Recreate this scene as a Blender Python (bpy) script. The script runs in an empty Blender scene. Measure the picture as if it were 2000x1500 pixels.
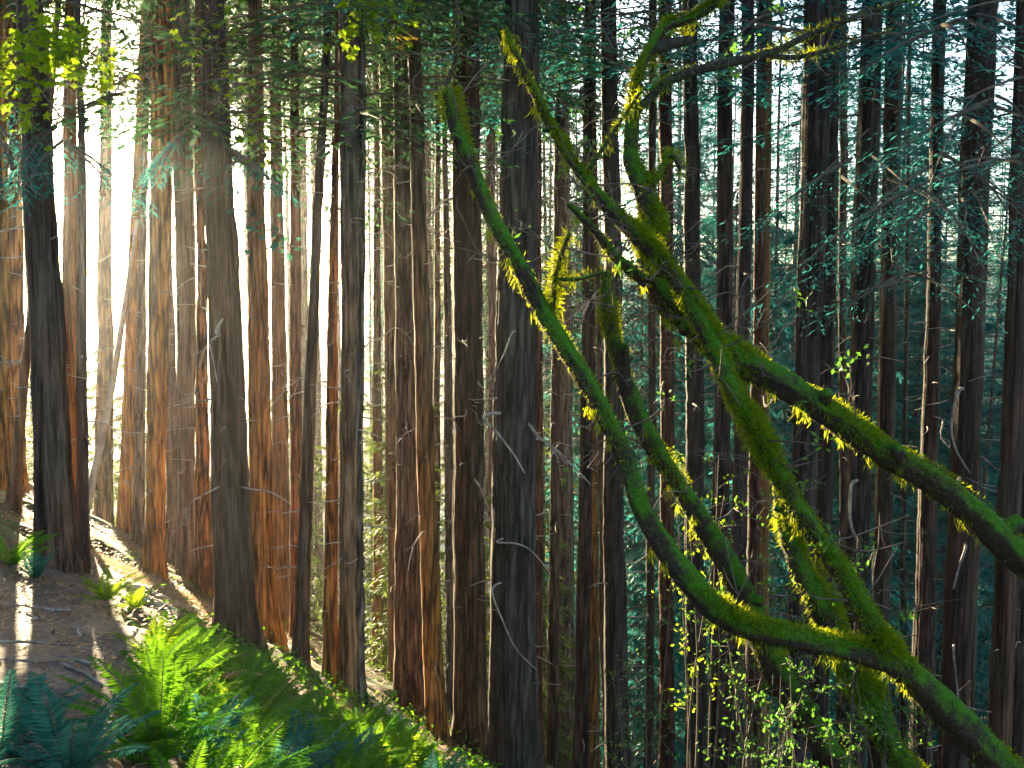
import bpy, math, random
import numpy as np
from mathutils import Vector
R = math.radians
random.seed(7)
rng = np.random.default_rng(11)
SC = bpy.context.scene
COL = SC.collection

# ------------------------------------------------------------------ camera, sky, sun, exposure
EYE = np.array([0.0, 0.0, 1.6])
PITCH = R(5.0)
FPX = 1800.0                        # focal length in pixels of a 2000 px wide frame
cam = bpy.data.cameras.new('camera')
cam.sensor_width = 36.0
cam.lens = 36.0 * FPX / 2000.0
cam.clip_start = 0.05
cam.clip_end = 4000
camo = bpy.data.objects.new('camera', cam)
COL.objects.link(camo)
camo.location = EYE
camo.rotation_euler = (R(90) - PITCH, 0, 0)
SC.camera = camo

SUN_AZ, SUN_EL = -26.7, 9.5          # degrees: azimuth from +Y towards +X, elevation
world = bpy.data.worlds.new('World')
SC.world = world
world.use_nodes = True
wn = world.node_tree
bg = wn.nodes['Background']
sky = wn.nodes.new('ShaderNodeTexSky')
sky.sky_type = 'NISHITA'
sky.sun_disc = False
sky.sun_elevation = R(SUN_EL)
sky.sun_rotation = R(SUN_AZ)
sky.air_density = 1.0
sky.dust_density = 1.0
sky.ozone_density = 1.5
wn.links.new(sky.outputs[0], bg.inputs[0])
bg.inputs[1].default_value = 0.052

sl = bpy.data.lights.new('sun', 'SUN')
sl.energy = 5.0
sl.angle = R(0.5)
sl.color = (1.0, 0.79, 0.46)
suno = bpy.data.objects.new('sun', sl)
COL.objects.link(suno)
SUN = np.array([math.sin(R(SUN_AZ)) * math.cos(R(SUN_EL)), math.cos(R(SUN_AZ)) * math.cos(R(SUN_EL)), math.sin(R(SUN_EL))])
suno.rotation_euler = Vector(-SUN).to_track_quat('-Z', 'Y').to_euler()
suno.location = (-30, 60, 40)

SC.view_settings.view_transform = 'Standard'
SC.view_settings.look = 'None'
SC.view_settings.exposure = 3.65
SC.view_settings.gamma = 1.0
SC.cycles.max_bounces = 6
SC.cycles.diffuse_bounces = 3
SC.cycles.transmission_bounces = 3
SC.cycles.volume_bounces = 0
SC.cycles.use_adaptive_sampling = True

HAZE_DENSITY = 0.00036

# ------------------------------------------------------------------ helpers
def ray(px, py):
    a = (px - 1000.0) / FPX
    b = (750.0 - py) / FPX
    f = np.array([0, math.cos(PITCH), -math.sin(PITCH)])
    u = np.array([0, math.sin(PITCH), math.cos(PITCH)])
    return a * np.array([1.0, 0, 0]) + b * u + f

def P(px, py, d):
    r = ray(px, py)
    return EYE + r * (d / r[1])

def softplus(x, k=1.0):
    x = np.asarray(x, float)
    return np.where(x * k > 30, x, np.log1p(np.exp(np.minimum(x * k, 30))) / k)

def trail_info(x, y):
    """distance to the trail's centre line, and the nearest point on it"""
    x = np.asarray(x, float); y = np.asarray(y, float)
    best = np.full(x.shape, 1e9); bx = np.zeros(x.shape); by = np.zeros(x.shape)
    for (x0, y0), (x1, y1) in zip(TRAIL[:-1], TRAIL[1:]):
        dx, dy = x1 - x0, y1 - y0
        t = np.clip(((x - x0) * dx + (y - y0) * dy) / (dx * dx + dy * dy), 0, 1)
        qx, qy = x0 + t * dx, y0 + t * dy
        d = np.hypot(x - qx, y - qy)
        m = d < best
        best = np.where(m, d, best); bx = np.where(m, qx, bx); by = np.where(m, qy, by)
    return best, bx, by

def slope_z(x, y):
    x = np.asarray(x, float); y = np.asarray(y, float)
    zx = 0.57 * x - 0.20 * softplus(x - 4.5, 1.0)
    zx = zx + 0.25 * softplus(-x - 14, .5)              # flattens uphill to the west
    zy = 0.41 * y + 0.34 * softplus(-y - 3, 1.0)
    zy = zy + 0.26 * softplus(y - 20.5, .8)
    z = -(zx + zy)
    d = np.hypot(x, y)
    az = np.degrees(np.arctan2(x, np.maximum(y, 1e-3)))
    top = np.where(az > -12, 14.0, -16.0)
    top = -16 + 40 * np.clip((az + 14) / 24.0, 0, 1)
    far = -62 + np.clip((d - 190) / 330, 0, 1) ** 1.0 * (62 + top)
    w = np.clip((d - 120) / 70, 0, 1); w = w * w * (3 - 2 * w)
    w = np.where(y < 0, np.clip((d - 40) / 60, 0, 1) * 0, w)
    return z * (1 - w) + far * w

def slope_hit(px, py):
    r = ray(px, py); r = r / r[1]
    ts = np.arange(2.0, 60, 0.03); p = EYE[None] + ts[:, None] * r[None]
    return p[int(np.argmax(p[:, 2] < slope_z(p[:, 0], p[:, 1])))]

TRAIL = [(-1.0, -4.0), (-1.3, 0.0), (-1.9, 3.0)] + [tuple(slope_hit(*q)[:2]) for q in [(-70, 1480), (10, 1340), (45, 1250), (95, 1180), (180, 1128), (285, 1138), (395, 1185)]]
TRAIL = np.array(TRAIL + [(TRAIL[-1][0] + 1.5, TRAIL[-1][1] + 1.6)])

def gz(x, y):
    x = np.asarray(x, float); y = np.asarray(y, float)
    z = slope_z(x, y)
    d, qx, qy = trail_info(x, y)
    zc = slope_z(qx, qy)
    w = np.clip((1.3 - d) / 1.1, 0, 1); w = w * w * (3 - 2 * w) * 0.6 * np.clip((11.6 - y) / 1.5, 0, 1)
    return z * (1 - w) + zc * w

TS = np.arange(2.0, 60, 0.04)
def hit(px, py):
    r = ray(px, py); r = r / r[1]
    p = EYE[None] + TS[:, None] * r[None]
    below = p[:, 2] < gz(p[:, 0], p[:, 1])
    return p[int(np.argmax(below))] if below.any() else p[-1]

class MB:
    def __init__(self):
        self.v = []; self.q = []; self.m = []; self.n = 0
    def add(self, v, q, mat=0):
        v = np.asarray(v, float).reshape(-1, 3); q = np.asarray(q, int).reshape(-1, 4)
        self.v.append(v); self.q.append(q + self.n); self.m.append(np.full(len(q), mat)); self.n += len(v)
    def mesh(self, name, mats, smooth=False, origin=None):
        v = np.concatenate(self.v); q = np.concatenate(self.q); m = np.concatenate(self.m)
        if origin is not None:
            v = v - np.asarray(origin)
        me = bpy.data.meshes.new(name)
        me.vertices.add(len(v)); me.vertices.foreach_set('co', v.astype(np.float32).ravel())
        me.loops.add(len(q) * 4); me.loops.foreach_set('vertex_index', q.astype(np.int32).ravel())
        me.polygons.add(len(q))
        me.polygons.foreach_set('loop_start', np.arange(0, len(q) * 4, 4, dtype=np.int32))
        me.polygons.foreach_set('loop_total', np.full(len(q), 4, dtype=np.int32))
        for mt in mats:
            me.materials.append(mt)
        me.polygons.foreach_set('material_index', m.astype(np.int32))
        me.polygons.foreach_set('use_smooth', np.full(len(q), bool(smooth)))
        me.update(calc_edges=True)
        return me

def obj(name, me, parent=None, loc=(0, 0, 0), rot=None, scale=None):
    o = bpy.data.objects.new(name, me)
    COL.objects.link(o)
    o.location = loc
    if rot is not None: o.rotation_euler = rot
    if scale is not None: o.scale = scale if hasattr(scale, '__len__') else (scale,) * 3
    if parent is not None: o.parent = parent
    return o

def thing(name, label, cat, loc, group=None):
    o = bpy.data.objects.new(name, None)
    o.empty_display_size = 0.3
    COL.objects.link(o)
    o.location = loc
    o['label'] = label; o['category'] = cat
    if group: o['group'] = group
    return o

def dup(o, parent, loc=None, rot=None, scale=None):
    c = o.copy(); COL.objects.link(c); c.parent = parent
    if loc is not None: c.location = loc
    if rot is not None: c.rotation_euler = rot
    if scale is not None: c.scale = scale if hasattr(scale, '__len__') else (scale,) * 3
    return c

def catmull(ctrl, n):
    """ctrl (k,m) -> n samples along a Catmull-Rom curve"""
    c = np.asarray(ctrl, float)
    c = np.vstack([2 * c[0] - c[1], c, 2 * c[-1] - c[-2]])
    k = len(c) - 3
    t = np.linspace(0, k - 1e-6, n); i = t.astype(int); f = (t - i)[:, None]
    p0, p1, p2, p3 = c[i], c[i + 1], c[i + 2], c[i + 3]
    return 0.5 * (2 * p1 + (p2 - p0) * f + (2 * p0 - 5 * p1 + 4 * p2 - p3) * f ** 2 + (3 * p1 - p0 - 3 * p2 + p3) * f ** 3)

def frames(pts):
    t = np.gradient(pts, axis=0)
    t /= np.linalg.norm(t, axis=1)[:, None] + 1e-9
    a = np.array([0, 0, 1.0]) if abs(t[0][2]) < 0.9 else np.array([1.0, 0, 0])
    n = np.empty_like(t)
    u = a - t[0] * a.dot(t[0]); n[0] = u / np.linalg.norm(u)
    for k in range(1, len(t)):
        u = n[k - 1] - t[k] * n[k - 1].dot(t[k]); n[k] = u / (np.linalg.norm(u) + 1e-9)
    return t, n, np.cross(t, n)

def tube(mb, pts, rad, seg=8, disp=None, mat=0, cap=True):
    """disp: (n, seg) multiplier on the radius"""
    pts = np.asarray(pts, float); rad = np.asarray(rad, float)
    if cap:
        pts = np.vstack([pts[0], pts, pts[-1]]); rad = np.concatenate([[rad[0] * .02], rad, [rad[-1] * .02]])
        if disp is not None: disp = np.vstack([disp[:1], disp, disp[-1:]])
        pts[0] = pts[0] - (pts[2] - pts[1]) * 1e-3; pts[-1] = pts[-1] + (pts[-2] - pts[-3]) * 0.15
    n = len(pts)
    t, a, b = frames(pts if not cap else np.vstack([pts[1] - (pts[2] - pts[1]), pts[1:-1], pts[-2] + (pts[-2] - pts[-3])]))
    th = np.linspace(0, 2 * np.pi, seg, endpoint=False)
    rr = rad[:, None] * (disp if disp is not None else np.ones((n, seg)))
    v = pts[:, None, :] + rr[..., None] * (np.cos(th)[None, :, None] * a[:, None, :] + np.sin(th)[None, :, None] * b[:, None, :])
    i = np.arange(n - 1)[:, None] * seg; j = np.arange(seg)[None, :]; j2 = (j + 1) % seg
    q = np.stack([i + j, i + j2, i + seg + j2, i + seg + j], -1).reshape(-1, 4)
    mb.add(v.reshape(-1, 3), q, mat)

def norm(v):
    return v / (np.linalg.norm(v, axis=-1, keepdims=True) + 1e-9)

def leaves(mb, p, d, s, l, w, mat=0, fold=0.0, mid=0.5):
    """one diamond per leaf: p base, d direction, s side, l length, w width (arrays)"""
    p = np.asarray(p); d = norm(np.asarray(d)); s = np.asarray(s)
    s = norm(s - d * np.sum(s * d, -1, keepdims=True))
    nn = np.cross(d, s)
    l = np.broadcast_to(l, (len(p),))[:, None]; w = np.broadcast_to(w, (len(p),))[:, None]
    c = p + d * l * mid
    v = np.stack([p, c + s * w * .5 + nn * fold * w, p + d * l, c - s * w * .5 + nn * fold * w], 1)
    q = np.arange(len(p) * 4).reshape(-1, 4)
    mb.add(v.reshape(-1, 3), q, mat)

def wander_noise(n, seg, ks, amps, drift, rg):
    """ridges that run lengthwise and wander: (n, seg)"""
    th = np.linspace(0, 2 * np.pi, seg, endpoint=False)
    out = np.zeros((n, seg))
    for k, a in zip(ks, amps):
        ph = np.cumsum(rg.normal(0, drift, n)) + rg.uniform(0, 6.28)
        am = 1 + 0.5 * np.sin(np.cumsum(rg.normal(0, drift, n)) + rg.uniform(0, 6.28))
        x = np.sin(k * th[None, :] + ph[:, None])
        out += a * am[:, None] * (1 - 2 * np.abs(x)) 
    return out

# ------------------------------------------------------------------ materials
def newmat(name):
    m = bpy.data.materials.new(name); m.use_nodes = True
    nt = m.node_tree
    for n in list(nt.nodes): nt.nodes.remove(n)
    out = nt.nodes.new('ShaderNodeOutputMaterial')
    return m, nt, out

def N(nt, t, **kw):
    n = nt.nodes.new(t)
    for k, v in kw.items():
        if k in n.inputs.keys() if hasattr(n.inputs, 'keys') else False:
            n.inputs[k].default_value = v
        else:
            setattr(n, k, v)
    return n

def ramp(nt, fac, stops):
    r = nt.nodes.new('ShaderNodeValToRGB')
    e = r.color_ramp.elements
    while len(e) < len(stops): e.new(0.5)
    for el, (p, c) in zip(e, stops):
        el.position = p; el.color = (*c, 1) if len(c) == 3 else c
    nt.links.new(fac, r.inputs[0])
    return r.outputs[0]

def mixc(nt, fac, a, b, mode='MIX'):
    m = nt.nodes.new('ShaderNodeMix'); m.data_type = 'RGBA'; m.blend_type = mode
    for sock, v in ((m.inputs[0], fac), (m.inputs[6], a), (m.inputs[7], b)):
        if hasattr(v, 'node'): nt.links.new(v, sock)
        else: sock.default_value = v if not isinstance(v, tuple) else (*v, 1)
    return m.outputs[2]

def math_(nt, op, a, b=0.0, clamp=False):
    m = nt.nodes.new('ShaderNodeMath'); m.operation = op; m.use_clamp = clamp
    for sock, v in ((m.inputs[0], a), (m.inputs[1], b)):
        if hasattr(v, 'node'): nt.links.new(v, sock)
        else: sock.default_value = v
    return m.outputs[0]

def noise(nt, vec, scale, detail=4, rough=0.55):
    n = nt.nodes.new('ShaderNodeTexNoise')
    n.inputs['Scale'].default_value = scale; n.inputs['Detail'].default_value = detail; n.inputs['Roughness'].default_value = rough
    nt.links.new(vec, n.inputs['Vector'])
    return n.outputs[0]

def mapping(nt, vec, scale):
    m = nt.nodes.new('ShaderNodeMapping'); m.inputs['Scale'].default_value = scale
    nt.links.new(vec, m.inputs['Vector'])
    return m.outputs[0]

def mat_bark():
    """furrowed bark; the object's colour is its tint, the alpha how strongly cinnamon bark and a painted warm glow colour its foot"""
    m, nt, out = newmat('bark')
    tc = nt.nodes.new('ShaderNodeTexCoord'); oi = nt.nodes.new('ShaderNodeObjectInfo')
    loc = nt.nodes.new('ShaderNodeVectorMath'); loc.operation = 'ADD'
    rnd = math_(nt, 'MULTIPLY', oi.outputs['Random'], 37.0)
    nt.links.new(tc.outputs['Object'], loc.inputs[0]); nt.links.new(rnd, loc.inputs[1])
    v = loc.outputs[0]
    fib = noise(nt, mapping(nt, v, (26, 26, 1.1)), 1.0, 5, 0.65)
    plate = noise(nt, mapping(nt, v, (9, 9, 0.9)), 1.0, 3, 0.6)
    blot = noise(nt, mapping(nt, v, (1.6, 1.6, 0.5)), 1.0, 4, 0.6)
    furrow = math_(nt, 'ADD', math_(nt, 'MULTIPLY', fib, 0.55), math_(nt, 'MULTIPLY', plate, 0.45))
    vo = nt.nodes.new('ShaderNodeTexVoronoi'); vo.feature = 'DISTANCE_TO_EDGE'; vo.inputs['Scale'].default_value = 1.0
    wv = nt.nodes.new('ShaderNodeVectorMath'); wv.operation = 'ADD'
    nt.links.new(mapping(nt, v, (11, 11, 1.5)), wv.inputs[0]); nt.links.new(math_(nt, 'MULTIPLY', fib, 1.6), wv.inputs[1])
    nt.links.new(wv.outputs[0], vo.inputs['Vector'])
    crack = math_(nt, 'MULTIPLY', vo.outputs['Distance'], 4.0, True)
    pm = math_(nt, 'MULTIPLY', math_(nt, 'FRACT', math_(nt, 'MULTIPLY', oi.outputs['Random'], 7.3)), 0.20)
    furrow = math_(nt, 'SUBTRACT', furrow, math_(nt, 'MULTIPLY', math_(nt, 'SUBTRACT', 0.75, crack), pm))
    shade = ramp(nt, furrow, [(0.38, (0.10,) * 3), (0.5, (0.70,) * 3), (0.62, (1.5,) * 3)])
    sep = nt.nodes.new('ShaderNodeSeparateXYZ'); nt.links.new(tc.outputs['Object'], sep.inputs[0])
    mr = nt.nodes.new('ShaderNodeMapRange'); mr.inputs[1].default_value = 4.6; mr.inputs[2].default_value = 0.2
    nt.links.new(math_(nt, 'ADD', sep.outputs[2], math_(nt, 'ADD', math_(nt, 'MULTIPLY', blot, 9.0), math_(nt, 'MULTIPLY', plate, 5.0))), mr.inputs[0])
    mr.inputs[1].default_value = 14.5; mr.inputs[2].default_value = 8.0
    red = math_(nt, 'MULTIPLY', mr.outputs[0], oi.outputs['Alpha'], True)
    base = mixc(nt, red, oi.outputs['Color'], (0.48, 0.185, 0.028))  # cinnamon bark, with the warm light on the trunk foot painted in
    lich = ramp(nt, blot, [(0.50, (0, 0, 0)), (0.68, (1, 1, 1))])
    lf = math_(nt, 'MULTIPLY', lich, math_(nt, 'SUBTRACT', 0.32, math_(nt, 'MULTIPLY', red, 0.3)), True)
    base = mixc(nt, lf, base, (0.10, 0.11, 0.08))
    col = mixc(nt, 1.0, base, shade, 'MULTIPLY')
    b = nt.nodes.new('ShaderNodeBsdfPrincipled')
    nt.links.new(col, b.inputs['Base Color'])
    b.inputs['Roughness'].default_value = 0.85
    b.inputs['Specular IOR Level'].default_value = 0.25
    bp = nt.nodes.new('ShaderNodeBump'); bp.inputs['Strength'].default_value = 0.9; bp.inputs['Distance'].default_value = 0.03
    nt.links.new(furrow, bp.inputs['Height']); nt.links.new(bp.outputs[0], b.inputs['Normal'])
    nt.links.new(b.outputs[0], out.inputs[0])
    return m

def mat_leaf(name, c0, c1, trans=0.5, tcol=None, gloss=0.15):
    m, nt, out = newmat(name)
    geo = nt.nodes.new('ShaderNodeNewGeometry'); oi = nt.nodes.new('ShaderNodeObjectInfo')
    r = math_(nt, 'FRACT', math_(nt, 'ADD', geo.outputs['Random Per Island'], oi.outputs['Random']))
    col = ramp(nt, r, [(0.0, c0), (1.0, c1)])
    d = nt.nodes.new('ShaderNodeBsdfPrincipled'); d.inputs['Roughness'].default_value = 0.6
    d.inputs['Specular IOR Level'].default_value = gloss
    nt.links.new(col, d.inputs['Base Color'])
    t = nt.nodes.new('ShaderNodeBsdfTranslucent')
    if tcol: nt.links.new(mixc(nt, 0.6, col, tcol), t.inputs[0])
    else: nt.links.new(col, t.inputs[0])
    mx = nt.nodes.new('ShaderNodeMixShader'); mx.inputs[0].default_value = trans
    nt.links.new(d.outputs[0], mx.inputs[1]); nt.links.new(t.outputs[0], mx.inputs[2])
    nt.links.new(mx.outputs[0], out.inputs[0])
    return m

def mat_plain(name, c0, c1, scale=6.0, rough=0.8, bump=0.4):
    m, nt, out = newmat(name)
    tc = nt.nodes.new('ShaderNodeTexCoord')
    n = noise(nt, tc.outputs['Object'], scale, 5, 0.6)
    b = nt.nodes.new('ShaderNodeBsdfPrincipled'); b.inputs['Roughness'].default_value = rough
    b.inputs['Specular IOR Level'].default_value = 0.3
    nt.links.new(ramp(nt, n, [(0.35, c0), (0.65, c1)]), b.inputs['Base Color'])
    bp = nt.nodes.new('ShaderNodeBump'); bp.inputs['Strength'].default_value = bump; bp.inputs['Distance'].default_value = 0.02
    nt.links.new(n, bp.inputs['Height']); nt.links.new(bp.outputs[0], b.inputs['Normal'])
    nt.links.new(b.outputs[0], out.inputs[0])
    return m

def mat_mossbark():
    """dark wet bark, green moss on everything that faces up, thin moss elsewhere"""
    m, nt, out = newmat('mossy_bark')
    tc = nt.nodes.new('ShaderNodeTexCoord'); geo = nt.nodes.new('ShaderNodeNewGeometry')
    n1 = noise(nt, tc.outputs['Object'], 5.0, 5, 0.65)
    n2 = noise(nt, tc.outputs['Object'], 60.0, 3, 0.7)
    sep = nt.nodes.new('ShaderNodeSeparateXYZ'); nt.links.new(geo.outputs['Normal'], sep.inputs[0])
    f = math_(nt, 'ADD', math_(nt, 'MULTIPLY', sep.outputs[2], 0.55), math_(nt, 'MULTIPLY', n1, 1.5))
    mf = ramp(nt, f, [(0.72, (0, 0, 0)), (1.05, (1, 1, 1))])
    moss = ramp(nt, n2, [(0.3, (0.012, 0.055, 0.004)), (0.7, (0.06, 0.18, 0.008))])
    bark = ramp(nt, n2, [(0.35, (0.012, 0.010, 0.008)), (0.7, (0.055, 0.043, 0.032))])
    b = nt.nodes.new('ShaderNodeBsdfPrincipled'); b.inputs['Roughness'].default_value = 0.9
    b.inputs['Specular IOR Level'].default_value = 0.15
    nt.links.new(mixc(nt, mf, bark, moss), b.inputs['Base Color'])
    bp = nt.nodes.new('ShaderNodeBump'); bp.inputs['Strength'].default_value = 0.8; bp.inputs['Distance'].default_value = 0.015
    nt.links.new(n2, bp.inputs['Height']); nt.links.new(bp.outputs[0], b.inputs['Normal'])
    nt.links.new(b.outputs[0], out.inputs[0])
    return m

def mat_ground():
    m, nt, out = newmat('forest_floor')
    tc = nt.nodes.new('ShaderNodeTexCoord')
    at = nt.nodes.new('ShaderNodeAttribute'); at.attribute_name = 'trail'
    af = nt.nodes.new('ShaderNodeAttribute'); af.attribute_name = 'far'
    n1 = noise(nt, tc.outputs['Object'], 1.3, 6, 0.65)
    n2 = noise(nt, tc.outputs['Object'], 22.0, 5, 0.7)
    duff = ramp(nt, n2, [(0.3, (0.03, 0.02, 0.014)), (0.55, (0.11, 0.065, 0.04)), (0.75, (0.24, 0.15, 0.09))])
    green = ramp(nt, n2, [(0.3, (0.015, 0.04, 0.012)), (0.7, (0.06, 0.12, 0.03))])
    dirt = ramp(nt, n2, [(0.3, (0.04, 0.028, 0.025)), (0.55, (0.13, 0.092, 0.078)), (0.8, (0.27, 0.205, 0.165))])
    gf = ramp(nt, n1, [(0.45, (0, 0, 0)), (0.6, (1, 1, 1))])
    c = mixc(nt, gf, duff, green)
    c = mixc(nt, at.outputs['Fac'], c, dirt)
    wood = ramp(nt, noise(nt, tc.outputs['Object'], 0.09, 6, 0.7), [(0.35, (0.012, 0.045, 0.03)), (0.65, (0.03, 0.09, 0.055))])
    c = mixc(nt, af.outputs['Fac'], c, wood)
    b = nt.nodes.new('ShaderNodeBsdfPrincipled'); b.inputs['Roughness'].default_value = 0.8
    b.inputs['Specular IOR Level'].default_value = 0.35
    nt.links.new(c, b.inputs['Base Color'])
    bp = nt.nodes.new('ShaderNodeBump'); bp.inputs['Strength'].default_value = 0.8; bp.inputs['Distance'].default_value = 0.04
    nt.links.new(n2, bp.inputs['Height']); nt.links.new(bp.outputs[0], b.inputs['Normal'])
    nt.links.new(b.outputs[0], out.inputs[0])
    return m

M_BARK = mat_bark()
M_DEAD = mat_plain('dead_wood', (0.10, 0.085, 0.075), (0.36, 0.31, 0.27), 9.0)
M_TWIG = mat_plain('twig_bark', (0.05, 0.04, 0.03), (0.13, 0.10, 0.08), 12.0)
M_PALE = mat_plain('weathered_log', (0.28, 0.20, 0.14), (0.62, 0.52, 0.42), 5.0)
M_MOSSBARK = mat_mossbark()
M_WETBARK = mat_plain('dark_wet_bark', (0.010, 0.009, 0.008), (0.05, 0.045, 0.035), 30.0, .9, .8)
M_GROUND = mat_ground()
M_TEAL = mat_leaf('shade_tint_needles', (0.010, 0.135, 0.125), (0.045, 0.245, 0.225), 0.58)  # blue-green needles, cool sky shade put into their colour
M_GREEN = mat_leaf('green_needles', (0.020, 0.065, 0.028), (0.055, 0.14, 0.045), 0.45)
M_LIME = mat_leaf('sun_tint_needles', (0.06, 0.11, 0.015), (0.14, 0.20, 0.03), 0.55)  # same needles with yellow backlight put into their colour
M_FERN = mat_leaf('fern_green', (0.026, 0.13, 0.010), (0.085, 0.25, 0.016), 0.55, (0.20, 0.40, 0.01), 0.0)
M_FERNB = mat_leaf('fern_bluish', (0.02, 0.11, 0.075), (0.055, 0.19, 0.14), 0.45, None, 0.0)
M_MAPLE = mat_leaf('maple_green', (0.07, 0.19, 0.01), (0.16, 0.30, 0.015), 0.6, (0.38, 0.50, 0.01), 0.0)
M_GOLD = mat_leaf('leaf_yellow', (0.42, 0.30, 0.02), (0.55, 0.42, 0.03), 0.6)
M_HUCK = mat_leaf('shrub_green', (0.03, 0.12, 0.02), (0.08, 0.22, 0.025), 0.5, (0.14, 0.34, 0.015), 0.4)
M_MOSS = mat_leaf('moss_fibre', (0.022, 0.10, 0.003), (0.085, 0.22, 0.005), 0.5, (0.55, 0.52, 0.01), 0.05)
M_LITTER = mat_leaf('leaf_litter', (0.07, 0.03, 0.015), (0.40, 0.23, 0.11), 0.25)

# ------------------------------------------------------------------ ground: one sheet to the horizon
def axis(lo, hi, step, a, b):
    fine = list(np.arange(lo, hi + 1e-6, step))
    up, s = [], step
    x = hi
    while x < b:
        s = min(s * 1.16, 25); x += s; up.append(x)
    dn, s = [], step
    x = lo
    while x > a:
        s = min(s * 1.16, 25); x -= s; dn.append(x)
    return np.array(dn[::-1] + fine + up)

def fbm(x, y, octs, seed):
    rg = np.random.default_rng(seed)
    out = np.zeros_like(x)
    for wl, amp in octs:
        for _ in range(5):
            a = rg.uniform(0, 6.28); k = 6.28 / wl * rg.uniform(.7, 1.4)
            out += amp / 2.2 * np.sin(k * (math.cos(a) * x + math.sin(a) * y) + rg.uniform(0, 6.28))
    return out

def build_ground():
    xs = axis(-11, 4, 0.13, -700, 700); ys = axis(3, 21, 0.13, -120, 900)
    X, Y = np.meshgrid(xs, ys)
    Z = gz(X, Y)
    d, _, _ = trail_info(X, Y)
    tr = np.clip((0.78 - d + fbm(X, Y, [(1.2, .12)], 3)) / 0.35, 0, 1)
    near = np.clip((60 - np.hypot(X, Y)) / 40, 0, 1)
    Z = Z + near * (1 - .6 * tr) * fbm(X, Y, [(3.0, .07), (1.1, .035), (.5, .016)], 5) * 1.2
    n, k = X.shape
    v = np.stack([X, Y, Z], -1).reshape(-1, 3)
    i = np.arange(n - 1)[:, None] * k; j = np.arange(k - 1)[None, :]
    q = np.stack([i + j, i + j + 1, i + k + j + 1, i + k + j], -1).reshape(-1, 4)
    mb = MB(); mb.add(v, q)
    me = mb.mesh('ground', [M_GROUND], True)
    a = me.attributes.new('trail', 'FLOAT', 'POINT'); a.data.foreach_set('value', tr.astype(np.float32).ravel())
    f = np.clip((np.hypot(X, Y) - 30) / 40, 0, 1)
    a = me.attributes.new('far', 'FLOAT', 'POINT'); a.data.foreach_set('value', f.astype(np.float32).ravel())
    o = obj('ground', me); o['kind'] = 'structure'
build_ground()

# ------------------------------------------------------------------ foliage builders
UP = np.array([0, 0, 1.0])
def conifer_branch(mb, o, az, L, droop, rise, rg, nst, leaf_l, leaf_w, per, wood=1, foliage=0, stem=0.02, bare=0.15):
    """one flat bough: stem, side branchlets, needles in a level spray"""
    d = np.array([math.cos(az), math.sin(az), rise]); d /= np.linalg.norm(d)
    h = np.array([-math.sin(az), math.cos(az), 0])
    t = np.linspace(0, 1, 6)
    bend = rg.normal(0, .12)
    f = lambda t: o + d * (L * t)[:, None] + h * (L * bend * t * t)[:, None] - UP * (L * droop * t ** 2)[:, None]
    tube(mb, f(t), stem * (1.05 - t), 4, mat=wood, cap=False)
    if per <= 0: return
    ts = np.linspace(bare, 1.0, nst) + rg.normal(0, .015, nst); ts = np.clip(ts, 0.05, 1)
    ts = np.repeat(ts, 2); sd = np.tile([1.0, -1.0], nst)
    keep = rg.random(len(ts)) > 0.12
    ts, sd = ts[keep], sd[keep]
    n = len(ts)
    base = f(ts)
    bl = L * (0.12 + 0.34 * np.sin(np.pi * np.clip(ts * .85 + .12, 0, 1))) * rg.uniform(.65, 1.15, n)
    ang = rg.uniform(.7, 1.1, n)
    bd = d[None] * np.cos(ang)[:, None] + h[None] * (sd * np.sin(ang))[:, None] - UP * rg.uniform(.05, .45, n)[:, None]
    bd = norm(bd)
    u = (np.arange(per) + .3) / per
    p = base[:, None] + bd[:, None] * (bl[:, None] * u[None])[..., None] - UP * (bl[:, None] * .18 * u[None] ** 2)[..., None]
    p = p.reshape(-1, 3); bdr = np.repeat(bd, per, 0)
    m = len(p)
    side = norm(np.cross(bdr, UP) + rg.normal(0, .25, (m, 3)))
    ld = norm(bdr + side * rg.uniform(-.9, .9, m)[:, None] - UP * rg.uniform(0, .35, m)[:, None])
    leaves(mb, p, ld, np.cross(ld, UP) + rg.normal(0, .3, (m, 3)), leaf_l * rg.uniform(.6, 1.3, m), leaf_w * rg.uniform(.7, 1.3, m), foliage)

def crown_mesh(name, H, nb, L0, seed, leaf_l, leaf_w, nst, per, dead=0, mat=None):
    rg = np.random.default_rng(seed)
    mb = MB()
    for i in range(nb):
        f = (i + rg.random()) / nb
        z = H * f ** 1.45
        L = L0 * (1 - .62 * f) * rg.uniform(.55, 1.2)
        conifer_branch(mb, np.array([0, 0, z]), rg.uniform(0, 6.283), L, rg.uniform(.02, .30), rg.uniform(-.15, .2), rg, nst, leaf_l, leaf_w, per, bare=rg.uniform(.12, .4))
    for i in range(dead):
        z = rg.uniform(-6, 2)
        conifer_branch(mb, np.array([0, 0, z]), rg.uniform(0, 6.283), rg.uniform(.6, 2.4), rg.uniform(-.1, .45), rg.uniform(-.2, .2), rg, 2, .1, .02, 0, stem=.014)
    return mb.mesh(name, [mat or M_GREEN, M_TWIG])

CROWN_HI = [crown_mesh('crown', 30, 64, 3.2, 100 + i, .17, .045, 13, 5, dead=0) for i in range(3)]      # for the near trees
CROWN_FAR = [crown_mesh('crown', 46, 190, 3.5, 200 + i, .34, .085, 10, 3, dead=26) for i in range(4)]    # for the trees down the slope

def set_mat(o, m):
    o.material_slots[0].link = 'OBJECT'
    o.material_slots[0].material = m

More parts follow.
